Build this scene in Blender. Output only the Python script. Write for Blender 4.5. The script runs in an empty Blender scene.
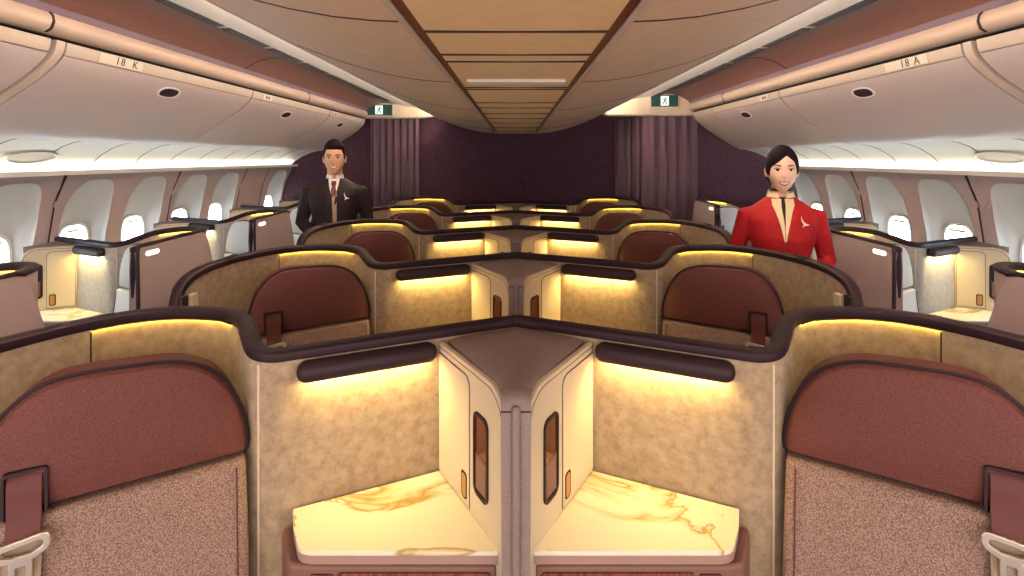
import bpy, bmesh, math, random
from mathutils import Vector, Matrix
from mathutils.bvhtree import BVHTree
random.seed(4)
SC = bpy.context.scene
COL = SC.collection
CAM_Z = 1.65
F = 510.0

# ------------------------------------------------------------------ materials
MATS = {}
def mat(name, col, rough=.6, metal=0.0, emit=None, strength=0.0, sheen=0.0, spec=.5, noise=None, bump=None, coat=0.0):
    m = bpy.data.materials.new(name); m.use_nodes = True
    nt = m.node_tree; b = nt.nodes['Principled BSDF']
    b.inputs['Base Color'].default_value = (*col, 1)
    b.inputs['Roughness'].default_value = rough
    b.inputs['Metallic'].default_value = metal
    b.inputs['Specular IOR Level'].default_value = spec
    b.inputs['Sheen Weight'].default_value = sheen
    b.inputs['Coat Weight'].default_value = coat
    if emit:
        b.inputs['Emission Color'].default_value = (*emit, 1)
        b.inputs['Emission Strength'].default_value = strength
    tc = None
    if noise or bump:
        tc = nt.nodes.new('ShaderNodeTexCoord')
    if noise:                       # (scale, second colour, contrast low, high, detail)
        sc, col2, lo, hi, det = noise
        n = nt.nodes.new('ShaderNodeTexNoise'); n.inputs['Scale'].default_value = sc; n.inputs['Detail'].default_value = det
        n.inputs['Roughness'].default_value = .65
        nt.links.new(tc.outputs['Object'], n.inputs['Vector'])
        r = nt.nodes.new('ShaderNodeValToRGB')
        r.color_ramp.elements[0].position = lo; r.color_ramp.elements[1].position = hi
        r.color_ramp.elements[0].color = (*col, 1); r.color_ramp.elements[1].color = (*col2, 1)
        nt.links.new(n.outputs['Fac'], r.inputs['Fac']); nt.links.new(r.outputs['Color'], b.inputs['Base Color'])
    if bump:
        sc, st = bump
        n = nt.nodes.new('ShaderNodeTexNoise'); n.inputs['Scale'].default_value = sc; n.inputs['Detail'].default_value = 3
        nt.links.new(tc.outputs['Object'], n.inputs['Vector'])
        bp = nt.nodes.new('ShaderNodeBump'); bp.inputs['Strength'].default_value = st; bp.inputs['Distance'].default_value = .002
        nt.links.new(n.outputs['Fac'], bp.inputs['Height']); nt.links.new(bp.outputs['Normal'], b.inputs['Normal'])
    MATS[name] = m
    return m

M_velvet = mat('velvet', (.23, .155, .095), .85, sheen=.2, noise=(34, (.43, .325, .205), .28, .72, 12), bump=(180, .3))
M_velvet_cool = mat('velvet_cool_lit', (.32, .28, .26), .85, sheen=.2, noise=(34, (.48, .44, .41), .28, .72, 12), bump=(180, .3))  # the same velvet in the window suites, cool light painted in as grey
M_shell = mat('shell_fabric', (.28, .205, .21), .75, noise=(260, (.38, .29, .295), .3, .7, 4), bump=(400, .3))
M_top = mat('console_fabric', (.19, .135, .125), .7, noise=(220, (.26, .19, .175), .3, .7, 4), bump=(350, .25))
M_rim = mat('rim_maroon', (.022, .006, .012), .55, spec=.35)
M_black = mat('shadow_gap', (.012, .006, .008), .7)
M_leather = mat('headrest_leather', (.085, .020, .018), .65, spec=.3, noise=(300, (.165, .056, .045), .3, .7, 3), bump=(260, .35))
M_seat_lit = mat('window_lit_seat', (.50, .50, .52), .6, noise=(200, (.6, .6, .6), .3, .7, 3))  # window seats: cool daylight on red-brown headrests put into the base colour
M_cream = mat('cabinet_cream', (.58, .49, .36), .45)
M_creamd = mat('cabinet_door_cream', (.62, .53, .39), .4)
M_amber = mat('amber_recess', (.42, .20, .04), .35)
M_mirror = mat('brown_mirror', (.20, .07, .035), .12, metal=.6)
M_screen = mat('dark_screen', (.02, .03, .06), .15)
M_edge = mat('table_edge_trim', (.36, .22, .18), .45)
M_tray = mat('tray_plastic', (.20, .095, .075), .5)
M_lampglow = mat('lamp_diffuser', (1, .9, .6), .5, emit=(1.0, .70, .235), strength=46)
M_accent = mat('accent_light', (1, .8, .2), .5, emit=(1.0, .66, .10), strength=30)
M_marker = mat('marker_light', (1, .95, .8), .4, emit=(1.0, .88, .66), strength=2.2)
M_metal = mat('buckle_metal', (.80, .74, .66), .28, metal=.85)
M_web = mat('belt_webbing', (.28, .20, .14), .7)
M_strap = mat('belt_strap', (.10, .018, .014), .6, bump=(150, .2))
M_binw = mat('bin_plastic', (.48, .385, .38), .38, noise=(350, (.54, .44, .435), .3, .7, 2))
M_bintrim = mat('bin_trim', (.52, .41, .34), .45)
M_val = mat('valance', (.42, .31, .25), .5)
M_brownceil = mat('brown_ceiling', (.11, .046, .038), .55, noise=(40, (.15, .062, .050), .3, .7, 3))
M_mauve = mat('mauve_strip', (.13, .09, .12), .5)
M_hull = mat('hull_panel', (.62, .41, .22), .6, noise=(25, (.70, .48, .27), .3, .7, 4))
M_hullside = mat('hull_side_panel', (.53, .36, .25), .6, noise=(25, (.60, .43, .31), .3, .7, 4))
M_channel = mat('red_channel', (.16, .03, .015), .4)
M_lightpanel = mat('aisle_panel', (.62, .54, .47), .5)
M_side = mat('sidewall', (.41, .32, .34), .55, noise=(120, (.45, .36, .375), .3, .7, 3))
M_reveal = mat('window_reveal', (.50, .49, .48), .55)
M_cove = mat('cove_panel', (.54, .49, .44), .5)
M_sky = mat('window_daylight', (.8, .9, 1), .4, emit=(.72, .92, 1.0), strength=7.5)
M_white = mat('white_plastic', (.75, .73, .70), .4)
M_carpet = mat('carpet', (.06, .035, .04), .95, noise=(80, (.10, .06, .06), .3, .7, 6))
M_bulk = mat('bulkhead_fabric', (.042, .013, .028), .85, noise=(30, (.085, .030, .054), .3, .7, 6), bump=(60, .3))
M_curtain = mat('curtain_cloth', (.105, .055, .085), .8, sheen=.2)
M_header = mat('header_panel', (.55, .44, .33), .5)
M_cove_led = mat('cove_led', (1, 1, 1), .5, emit=(1.0, .90, .74), strength=70)
M_wash_led = mat('wash_led', (1, 1, 1), .5, emit=(1.0, 1.0, .86), strength=5)
M_green = mat('exit_green', (.004, .030, .022), .4, emit=(.0, .25, .16), strength=.05)
M_exitw = mat('exit_white', (.8, .9, .85), .4, emit=(.8, 1, .9), strength=.5)
M_ink = mat('ink', (.02, .02, .02), .6)
M_placard = mat('placard', (.66, .56, .46), .5)

def weave_mat():
    m = bpy.data.materials.new('woven_fabric'); m.use_nodes = True; nt = m.node_tree; b = nt.nodes['Principled BSDF']
    b.inputs['Roughness'].default_value = .85
    tc = nt.nodes.new('ShaderNodeTexCoord')
    vo = nt.nodes.new('ShaderNodeTexVoronoi'); vo.inputs['Scale'].default_value = 330
    nt.links.new(tc.outputs['Object'], vo.inputs['Vector'])
    r = nt.nodes.new('ShaderNodeValToRGB')
    r.color_ramp.elements[0].position = .15; r.color_ramp.elements[0].color = (.42, .30, .235, 1)
    r.color_ramp.elements[1].position = .65; r.color_ramp.elements[1].color = (.17, .095, .082, 1)
    nt.links.new(vo.outputs['Distance'], r.inputs['Fac']); nt.links.new(r.outputs['Color'], b.inputs['Base Color'])
    bp = nt.nodes.new('ShaderNodeBump'); bp.inputs['Strength'].default_value = .5; bp.inputs['Distance'].default_value = .002; bp.invert = True
    nt.links.new(vo.outputs['Distance'], bp.inputs['Height']); nt.links.new(bp.outputs['Normal'], b.inputs['Normal'])
    return m
M_weave = weave_mat()

def marble_mat():
    m = bpy.data.materials.new('marble'); m.use_nodes = True; nt = m.node_tree; b = nt.nodes['Principled BSDF']
    b.inputs['Roughness'].default_value = .25
    tc = nt.nodes.new('ShaderNodeTexCoord')
    n = nt.nodes.new('ShaderNodeTexNoise'); n.inputs['Scale'].default_value = 2.4; n.inputs['Detail'].default_value = 6
    n.inputs['Distortion'].default_value = .9
    nt.links.new(tc.outputs['Object'], n.inputs['Vector'])
    r = nt.nodes.new('ShaderNodeValToRGB'); cr = r.color_ramp
    cr.elements[0].position = 0; cr.elements[0].color = (.74, .70, .58, 1)
    cr.elements[1].position = 1; cr.elements[1].color = (.78, .74, .63, 1)
    for p, c in ((.485, (.74, .70, .58)), (.50, (.40, .28, .09)), (.512, (.64, .55, .34)), (.54, (.77, .73, .62))):
        e = cr.elements.new(p); e.color = (*c, 1)
    nt.links.new(n.outputs['Fac'], r.inputs['Fac']); nt.links.new(r.outputs['Color'], b.inputs['Base Color'])
    return m
M_marble = marble_mat()

def wood_mat():
    m = bpy.data.materials.new('red_wood'); m.use_nodes = True; nt = m.node_tree; b = nt.nodes['Principled BSDF']
    b.inputs['Roughness'].default_value = .4
    tc = nt.nodes.new('ShaderNodeTexCoord'); mp = nt.nodes.new('ShaderNodeMapping'); mp.inputs['Scale'].default_value = (60, 60, 4)
    mp.inputs['Rotation'].default_value = (0, .35, 0)
    n = nt.nodes.new('ShaderNodeTexNoise'); n.inputs['Scale'].default_value = 2; n.inputs['Detail'].default_value = 5
    r = nt.nodes.new('ShaderNodeValToRGB'); r.color_ramp.elements[0].position = .35; r.color_ramp.elements[1].position = .65
    r.color_ramp.elements[0].color = (.10, .022, .018, 1); r.color_ramp.elements[1].color = (.26, .075, .055, 1)
    nt.links.new(tc.outputs['Object'], mp.inputs['Vector']); nt.links.new(mp.outputs['Vector'], n.inputs['Vector'])
    nt.links.new(n.outputs['Fac'], r.inputs['Fac']); nt.links.new(r.outputs['Color'], b.inputs['Base Color'])
    return m
M_wood = wood_mat()

# ------------------------------------------------------------------ mesh helpers
class MB:
    def __init__(s): s.v = []; s.f = []; s.m = []
    def add(s, verts, faces, mi=0):
        o = len(s.v); s.v += [tuple(p) for p in verts]
        for f in faces: s.f.append(tuple(i + o for i in f)); s.m.append(mi)
    def box(s, x0, x1, y0, y1, z0, z1, mi=0):
        s.add([(x0,y0,z0),(x1,y0,z0),(x1,y1,z0),(x0,y1,z0),(x0,y0,z1),(x1,y0,z1),(x1,y1,z1),(x0,y1,z1)],
              [(0,3,2,1),(4,5,6,7),(0,1,5,4),(1,2,6,5),(2,3,7,6),(3,0,4,7)], mi)
    def plate(s, pts, fr, d0, d1, mi=0):
        """prism of the 2-D outline pts in frame fr=(o,u,v,n) between offsets d0..d1 along n"""
        o, u, v, n = fr; k = len(pts)
        a = [o + u*p[0] + v*p[1] + n*d0 for p in pts]; b = [o + u*p[0] + v*p[1] + n*d1 for p in pts]
        s.add(a + b, [tuple(range(k-1, -1, -1)), tuple(range(k, 2*k))] + [(i, (i+1) % k, k+(i+1) % k, k+i) for i in range(k)], mi)
    def ring(s, outer, inner, fr, d0, d1, mi=0):
        o, u, v, n = fr; k = len(outer)
        P = lambda p, d: o + u*p[0] + v*p[1] + n*d
        vs = [P(p, d1) for p in outer] + [P(p, d1) for p in inner] + [P(p, d0) for p in outer] + [P(p, d0) for p in inner]
        fs = []
        for i in range(k):
            j = (i+1) % k
            fs += [(i, j, k+j, k+i), (2*k+j, 2*k+i, 3*k+i, 3*k+j), (j, i, 2*k+i, 2*k+j), (k+i, k+j, 3*k+j, 3*k+i)]
        s.add(vs, fs, mi)
    def tube(s, pts, radii, seg=12, mi=0, sx=1.0):
        pts = [Vector(p) for p in pts]
        if not hasattr(radii, '__len__'): radii = [radii]*len(pts)
        P = []; R = []
        # hemispherical caps
        d0 = (pts[0]-pts[1]).normalized(); d1 = (pts[-1]-pts[-2]).normalized()
        for a in (80, 50, 25): P.append(pts[0] + d0*radii[0]*math.sin(math.radians(a))); R.append(radii[0]*math.cos(math.radians(a)))
        P += pts; R += list(radii)
        for a in (25, 50, 80): P.append(pts[-1] + d1*radii[-1]*math.sin(math.radians(a))); R.append(radii[-1]*math.cos(math.radians(a)))
        prev = None; rings = []
        for i, p in enumerate(P):
            t = (P[min(i+1, len(P)-1)] - P[max(i-1, 0)]).normalized()
            if prev is None:
                prev = t.orthogonal().normalized()
            nrm = (prev - t*prev.dot(t)).normalized(); prev = nrm; bn = t.cross(nrm)
            rings.append([p + (nrm*math.cos(2*math.pi*k/seg)*sx + bn*math.sin(2*math.pi*k/seg))*R[i] for k in range(seg)])
        s.loft(rings, mi)
    def loft(s, rings, mi=0, closed=True, caps=True):
        k = len(rings[0]); n = len(rings); vs = [p for r in rings for p in r]; fs = []
        for i in range(n-1):
            for j in range(k if closed else k-1):
                a = i*k+j; b = i*k+(j+1) % k
                fs.append((a, b, b+k, a+k))
        if caps:
            fs.append(tuple(range(k-1, -1, -1))); fs.append(tuple(range((n-1)*k, n*k)))
        s.add(vs, fs, mi)
    def build(s, name, mats, parent=None, origin=(0,0,0), smooth=False, bevel=0, seg=2, angle=35):
        o = Vector(origin)
        me = bpy.data.meshes.new(name); me.from_pydata([Vector(p) - o for p in s.v], [], s.f)
        if not isinstance(mats, (list, tuple)): mats = [mats]
        for m in mats: me.materials.append(m)
        for p, mi in zip(me.polygons, s.m): p.material_index = mi
        bm = bmesh.new(); bm.from_mesh(me); bmesh.ops.recalc_face_normals(bm, faces=bm.faces); bm.to_mesh(me); bm.free()
        ob = bpy.data.objects.new(name, me); COL.objects.link(ob)
        if parent: ob.parent = parent
        else: ob.location = o
        if bevel:
            b = ob.modifiers.new('bevel', 'BEVEL'); b.width = bevel; b.segments = seg; b.limit_method = 'ANGLE'; b.angle_limit = math.radians(angle)
            b.harden_normals = False
        if smooth or bevel:
            me.polygons.foreach_set('use_smooth', [True]*len(me.polygons))
            try: me.set_sharp_from_angle(angle=math.radians(40))
            except Exception: pass
        me.update()
        return ob

def V(*a): return Vector(a)
def tag(o, label=None, cat=None, group=None, kind=None):
    if label: o['label'] = label
    if cat: o['category'] = cat
    if group: o['group'] = group
    if kind: o['kind'] = kind
    return o
def empty(name, loc):
    o = bpy.data.objects.new(name, None); COL.objects.link(o); o.location = loc; o.empty_display_size = .1
    return o
def children(o): return [c for c in bpy.data.objects if c.parent is o]
def copy_tree(o, parent=None, mirror=None):
    c = o.copy(); COL.objects.link(c)
    if mirror is not None and o.data is not None:
        if o.data.name not in mirror:
            d = o.data.copy(); d.transform(Matrix.Scale(-1, 4, (1, 0, 0))); d.flip_normals(); mirror[o.data.name] = d
        c.data = mirror[o.data.name]
    if parent is not None: c.parent = parent
    for ch in children(o): copy_tree(ch, c, mirror)
    return c
def rrect(x0, x1, y0, y1, r, n=5):
    pts = []
    for cx, cy, a0 in ((x1-r, y1-r, 0), (x0+r, y1-r, 90), (x0+r, y0+r, 180), (x1-r, y0+r, 270)):
        for i in range(n+1):
            a = math.radians(a0 + 90*i/n); pts.append((cx+r*math.cos(a), cy+r*math.sin(a)))
    return pts
def catmull(P, per=5):
    out = []
    for i in range(len(P)-1):
        p0 = P[max(i-1, 0)]; p1 = P[i]; p2 = P[i+1]; p3 = P[min(i+2, len(P)-1)]
        for k in range(per):
            t = k/per
            out.append(tuple(.5*((2*b)+(-a+c)*t+(2*a-5*b+4*c-d)*t*t+(-a+3*b-3*c+d)*t**3) for a, b, c, d in zip(p0, p1, p2, p3)))
    out.append(tuple(P[-1]))
    return out

# ------------------------------------------------------------------ the seat suite (left centre one of the nearest row)
ORG = V(-.65, 1.15, 0)
PATH = [(0,1.63,1.147),(-.2,1.538,1.147),(-.4,1.447,1.147),(-.58,1.364,1.147),(-.64,1.340,1.148),(-.69,1.352,1.157),(-.735,1.405,1.178),
        (-.78,1.463,1.196),(-.85,1.505,1.204),(-.94,1.516,1.207),(-1.04,1.500,1.210),(-1.13,1.44,1.212),(-1.20,1.34,1.213),
        (-1.25,1.22,1.213),(-1.277,1.10,1.212),(-1.28,.99,1.210),(-1.28,.91,1.201),(-1.28,.855,1.182),(-1.28,.82,1.150),(-1.28,.803,1.10)]
def wall_pt(x, off=0.0, z=0.0):         # a point on the velvet wall line, off = towards the seat side
    y = 1.63 + .458*x
    n = V(.4164, -.9092, 0)
    return V(x, y, z) + n*off

def make_suite(window=False):
    root = empty('seat_suite', ORG)
    B = lambda mb, name, m, par=root, **k: mb.build(name, m, par, ORG, **k)
    P = catmull(PATH, 4)
    wx, fy, ez = -1.28, .800, 1.10
    if window:
        P = catmull(PATH[:7] + [(-.785,1.458,1.200),(-.85,1.492,1.212),(-.93,1.505,1.220),(-1.02,1.495,1.225),(-1.10,1.445,1.227),(-1.155,1.36,1.228),(-1.178,1.26,1.228),(-1.18,1.1,1.228),(-1.18,.95,1.226),(-1.18,.80,1.222),(-1.18,.772,1.215)], 4)
        P = [p for p in P if p[0] < -.08]
        wx, fy, ez = -1.18, .770, 1.21
    n = len(P); N = []
    for i in range(n):
        a = P[max(i-1, 0)]; b = P[min(i+1, n-1)]
        d = V(b[0]-a[0], b[1]-a[1], 0)
        d = d.normalized() if d.length > 1e-6 else V(0, -1, 0)
        N.append(V(-d.y, d.x, 0))
    if not window: N[0] = V(0, -1, 0)
    # shell: inner velvet skin, outer fabric skin
    th = .016; mb = MB(); zb = .12
    inn = [V(p[0], p[1], 0) + N[i]*th for i, p in enumerate(P)]; out = [V(p[0], p[1], 0) - N[i]*th for i, p in enumerate(P)]
    if not window: inn[0].x = out[0].x = -.0005
    zt = [p[2]-.022 for p in P]
    zl = [zb, .45, .8, 1.0]
    vs = []; cols = 5
    for q in inn: pass
    for i in range(n):
        for z in zl + [zt[i]]: vs.append((inn[i].x, inn[i].y, z))
    fs = [(i*cols+j, (i+1)*cols+j, (i+1)*cols+j+1, i*cols+j+1) for i in range(n-1) for j in range(cols-1)]
    mb.add(vs, fs, 0)
    vs = []
    for i in range(n):
        t = max(0, min(1, (-1.0 - P[i][0])/.2))
        for z in zl + [zt[i]]:
            fl = .0
            vs.append((out[i].x, out[i].y, z))
    mb.add(vs, [(i*cols+j+1, (i+1)*cols+j+1, (i+1)*cols+j, i*cols+j) for i in range(n-1) for j in range(cols-1)], 1)
    for i in range(n-1):   # top and bottom skins
        mb.add([(inn[i].x,inn[i].y,zt[i]),(inn[i+1].x,inn[i+1].y,zt[i+1]),(out[i+1].x,out[i+1].y,zt[i+1]),(out[i].x,out[i].y,zt[i])], [(0,1,2,3)], 1)
    for i in (0, n-1):
        mb.add([(inn[i].x,inn[i].y,zb),(out[i].x,out[i].y,zb),(out[i].x,out[i].y,zt[i]),(inn[i].x,inn[i].y,zt[i])], [(0,1,2,3)], 1)
    me = B(mb, 'shell', [M_velvet_cool if window else M_velvet, M_shell], smooth=True)
    # keep skins as they are wound (recalc may not be meaningful on an open shell)
    # rim
    R3 = [V(*p) for p in P] + [V(wx, fy, ez-.1), V(wx+.005, fy+.006, .7), V(wx+.01, fy+.015, .4), V(wx+.01, fy+.02, .15)]
    RN = N + [V(1, 0, 0)]*4
    rings = []
    sec = [(-.021,-.018),(-.022,-.007),(-.017,-.002),(-.006,.000),(.006,.000),(.016,-.002),(.021,-.007),(.022,-.022),(.019,-.029),(.008,-.031),(-.008,-.028)]
    for i, p in enumerate(R3):
        t = (R3[min(i+1, len(R3)-1)] - R3[max(i-1, 0)]).normalized()
        nn = RN[i]; up = nn.cross(t) ;
        up = up.normalized()
        if i < 3 and up.z < 0: up = -up
        if up.z < -.2: up = -up
        if i >= n-3: up = V(0, up.y, up.z)
        rings.append([p + nn*a + up*b for a, b in sec])
    if not window:
        for q in rings[0]: q.x = -.0004
    # make sure 'up' never flips on the vertical part: outward is -y there
    for i in range(n-2, len(R3)):
        p = R3[i]; t = (R3[min(i+1, len(R3)-1)] - R3[i-1]).normalized()
        up = V(0, t.z, -t.y)
        if up.y > 0: up = -up
        rings[i] = [p + V(1,0,0)*a + up*b for a, b in sec]
    mb = MB(); mb.loft(rings); rim = B(mb, 'rim', M_rim, smooth=True)
    mb = MB(); q = V(-1.262 if not window else -1.18, 1.17, 1.213 if not window else 1.228)   # release catch on the rim
    mb.box(q.x-.014, q.x+.012, q.y-.05, q.y+.03, q.z-.004, q.z+.004); B(mb, 'release_button', M_black, bevel=.002)
    # seam on the velvet behind the shoulder, cream piping at the wall's free edge
    mb = MB(); i0 = min(range(n), key=lambda i: abs(P[i][0]+(1.175 if not window else 1.14)))
    c = inn[i0]; t = (inn[i0+1]-inn[i0]).normalized() if i0 < n-1 else V(0,-1,0)
    mb.plate([(-.0018,.5),(.0018,.5),(.0018,zt[i0]-.012),(-.0018,zt[i0]-.012)], (V(c.x,c.y,0), t, V(0,0,1), N[i0]), -.002, .0012)
    B(mb, 'seam', M_black)
    mb = MB(); i1 = min(range(n), key=lambda i: abs(P[i][0]+.672)); c = inn[i1]
    mb.tube([(c.x,c.y,.2),(c.x,c.y,zt[i1]-.02)], .0032, 8); B(mb, 'edge_piping', M_cream, smooth=True)
    # door cassette at the front of the wing
    mb = MB(); mb.box(wx+.018,wx+.040,.852,.895,.2,1.125); B(mb, 'sliding_door', M_cream, bevel=.004)
    mb = MB(); mb.box(wx+.018,wx+.030,.808,.848,.2,1.13); B(mb, 'door_pocket', M_black, bevel=.003)
    mb = MB(); mb.tube([(wx+.034,.828,1.04),(wx+.034,.828,1.075)], .015, 12); B(mb, 'door_knob', M_leather, smooth=True)
    # outer fabric panel of the wing with its dark edge line and marker light
    fr = (V(wx-.016, 0, 0), V(0, -1, 0), V(0,0,1), V(-1,0,0))
    mb = MB()
    if window: mb.plate([(-1.45,.16),(-.795,.16),(-.780,.9),(-.772,1.213),(-1.26,1.222),(-1.295,1.215),(-1.33,1.15),(-1.38,1.0),(-1.43,.8),(-1.45,.6)], fr, 0, .016)
    else: mb.plate([(-1.17,.16),(-.855,.16),(-.845,1.08),(-.86,1.135),(-.90,1.160),(-.96,1.172),(-1.17,1.176)], fr, 0, .010)
    B(mb, 'side_panel', M_shell, bevel=.003)
    if window:
        mb = MB(); mb.tube([(wx-.030,y,z) for y,z in ((.774,.2),(.766,.9),(.762,1.19),(.768,1.222),(.80,1.226),(1.26,1.229),(1.30,1.218))], .0085, 8); B(mb, 'panel_edge', M_rim, smooth=True)
    mb = MB(); mb.plate(rrect(-.905,-.815,1.168,1.190,.0105) if window else rrect(-.99,-.905,1.10,1.122,.0105), fr, .009, .0185 if window else .0135); B(mb, 'marker_light', M_marker)
    # accent light under the rim of the hood
    mb = MB(); ih = [i for i in range(n) if P[i][0] < -.80 and P[i][1] > 1.38]
    for a_, b_ in zip(ih, ih[1:]):
        q = []
        for i_ in (a_, b_):
            for o_2 in (.0005, .0055): q += [inn[i_]+N[i_]*o_2+V(0,0,P[i_][2]-.0318), inn[i_]+N[i_]*o_2+V(0,0,P[i_][2]-.0305)]
        mb.add(q, [(0,4,6,2)], 1); mb.add(q, [(1,3,7,5),(2,6,7,3),(0,1,5,4),(0,2,3,1),(4,5,7,6)], 0)
    B(mb, 'accent_light', [M_rim, M_accent])
    # ---- seat
    so = V(-.70, 1.32, 0); su = V(-.844, -.537, 0).normalized(); sn = V(.537, -.844, 0).normalized(); sz = V(0,0,1)
    fr = (so, su, sz, sn)
    hr = [(0,.897),(-.002,.93),(.012,1.0),(.045,1.075),(.09,1.122),(.15,1.148),(.22,1.156),(.33,1.160),(.39,1.15),(.44,1.115),(.478,1.06),(.50,.985),(.506,.93),(.503,.897)]
    hr = [(a, b) for a, b in catmull(hr, 3)]
    mb = MB()
    o_, u_, v_, n_ = fr
    cx = sum(p[0] for p in hr)/len(hr); cz = 1.02
    rings = []
    for sc_, d in ((1.0,-.09),(1.0,-.008),(.99,.004),(.965,.012),(.80,.022),(.5,.028),(.15,.030)):
        rings.append([o_ + u_*(cx+(p[0]-cx)*sc_) + v_*(cz+(p[1]-cz)*sc_) + n_*d for p in hr])
    mb.loft(rings)
    M_h = M_seat_lit if window else M_leather
    head = B(mb, 'headrest', M_h, smooth=True)
    mb = MB(); mb.tube([o_+u_*(cx+(p[0]-cx)*1.012)+v_*(cz+(p[1]-cz)*1.012)+n_*(-.012) for p in hr], .006, 8)
    mb.build('piping', M_rim, head, ORG, smooth=True)
    # back cushion
    mb = MB(); rings = []
    for z, d, w0, w1 in ((.888,.020,.004,.50),(.876,.030,.0,.503),(.70,.050,-.004,.506),(.55,.085,-.004,.506),(.44,.12,0,.50)):
        rings.append([so+su*w0+sn*(d-.12)+sz*z, so+su*(w0)+sn*(d-.012)+sz*z, so+su*(w0+.012)+sn*d+sz*z, so+su*(w1-.012)+sn*d+sz*z, so+su*(w1)+sn*(d-.012)+sz*z, so+su*w1+sn*(d-.12)+sz*z])
    mb.loft(rings); back = B(mb, 'backrest', M_weave if not window else M_seat_lit, bevel=.006)
    mb = MB()
    mb.tube([so+su*.022+sn*(d+.0015)+sz*z for z, d in ((.872,.031),(.70,.0505),(.55,.0855),(.46,.112))], .0016, 6)
    mb.build('stitching', M_strap, back, ORG, smooth=True)
    mb = MB(); mb.plate([(0,.12),(.50,.12),(.50,.56),(0,.56)], (so + V(0,0,.34), su, sn, sz), 0, .12); B(mb, 'seat_cushion', M_weave, bevel=.025, seg=3)
    mb = MB(); mb.plate([(.03,-.02),(.47,-.02),(.47,.50),(.03,.50)], (so + V(0,0,.02), su, sn, sz), 0, .318); B(mb, 'seat_base', M_rim, bevel=.01)
    # belt
    bl = MB(); u0, u1 = .386, .442
    mb = MB(); mb.ring(rrect(u0-.009,u1+.008,.898,.994,.008), rrect(u0-.004,u1+.003,.896,.987,.004), fr, .010, .035); 
    slot = B(mb, 'belt_slot', M_rim, smooth=False)
    prof = [(.985,.024),(.972,.034),(.94,.037),(.90,.036),(.872,.045),(.853,.056)]
    vs = []
    for z, d in prof:
        for uu in (u0, u1): vs.append(so+su*uu+sn*d+sz*z)
    for z, d in prof:
        for uu in (u0, u1): vs.append(so+su*uu+sn*(d-.004)+sz*z)
    k = len(prof); fs = []
    for i in range(k-1):
        a = 2*i; fs += [(a,a+1,a+3,a+2), (2*k+a+2,2*k+a+3,2*k+a+1,2*k+a), (a,a+2,2*k+a+2,2*k+a), (a+1,2*k+a+1,2*k+a+3,a+3)]
    fs += [(0,2*k,2*k+1,1), (2*k-2,2*k-1,4*k-1,4*k-2)]
    bl.add(vs, fs); belt = B(bl, 'seat_belt', M_strap, bevel=.001)
    uc = (u0+u1)/2
    bfr = (so+su*uc+sz*.835+sn*.052, su, V(0,0,1), sn)
    outr = [(-.046,.022),(-.040,.032),(-.028,.032),(.028,.026),(.042,.026),(.048,.014),(.046,.002),(.038,-.008),(.018,-.014),(-.020,-.016),(-.040,-.004),(-.047,.008)]
    innr = [(-.034,.014),(-.032,.018),(-.026,.020),(.024,.014),(.032,.014),(.035,.010),(.034,.006),(.030,.002),(.014,-.003),(-.014,-.004),(-.030,.004),(-.034,.008)]
    mb = MB(); mb.ring(outr, innr, bfr, .0, .009)
    mb.ring(rrect(-.018,.020,-.062,-.012,.006), rrect(-.007,.009,-.050,-.026,.003), bfr, .001, .008)
    mb.build('buckle', M_metal, belt, ORG, bevel=.0015)
    mb = MB(); mb.plate([(-.030,-.30),(.030,-.30),(.030,.012),(-.030,.012)], (bfr[0], su, (V(0,0,1)-sn*.22).normalized(), sn), -.012, -.009)
    mb.build('webbing', M_web, belt, ORG)
    # ---- reading lamp bar on the velvet wall
    xa, xb = (-.585, -.247) if not window else (-.60, -.33)
    mb = MB(); pa = wall_pt(xa+.02, .034, 1.088); pb = wall_pt(xb-.02, .034, 1.088)
    rings = []
    dirw = (pb-pa).normalized(); nw = V(.4164,-.9092,0)
    L = (pb-pa).length
    for s_, k_ in ((-.024,.15),(-.020,.6),(-.010,.88),(0,1),(L,1),(L+.010,.88),(L+.020,.6),(L+.024,.15)):
        rings.append([pa+dirw*s_ + nw*(a*k_) + V(0,0,1)*(b*k_) for a, b in ((-.024,.024),(0,.027),(.014,.023),(.023,.010),(.023,-.012),(.014,-.024),(-.024,-.024))])
    mb.loft(rings); lamp = B(mb, 'reading_lamp', M_rim, smooth=True)
    mb = MB(); fw = (pa + V(0,0,-.024), dirw, nw, V(0,0,1))
    pts_ = rrect(0, L, -.012, .012, .006); k_ = len(pts_); mb.plate(pts_, fw, -.0010, .002); mb.m = [1 if i_ == 0 else 0 for i_ in range(len(mb.f))]; mb.build('lamp_diffuser', [M_rim, M_lampglow], lamp, ORG)
    # ---- cabinet
    if not window: A = V(-.228,1.506,0); Bq = V(-.026,1.170,0)
    else: A = V(-.315,1.463,0); Bq = V(-.075,1.345,0)
    a = (Bq-A); LC = a.length; a.normalize(); nc = V(-a.y, a.x, 0)
    if nc.x > 0: nc = -nc
    if window and nc.y > 0: nc = -nc
    cf = (A, a, V(0,0,1), nc); zt_ = 1.108; rc = .085
    def outline(x0, x1, z0, z1, r, nseg=8):
        p = [(x0,z0),(x1,z0)]
        for i in range(nseg+1):
            an = math.radians(90*i/nseg); p.append((x1-r+r*math.cos(an), z1-r+r*math.sin(an)))
        p.append((x0, z1)); return p
    if window: d_cab0 = -.016
    else: d_cab0 = -.016
    mb = MB(); mb.plate(outline(.002, LC, .16, zt_, rc), cf, d_cab0, 0); cab = B(mb, 'cabinet', M_cream, bevel=.003)
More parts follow.
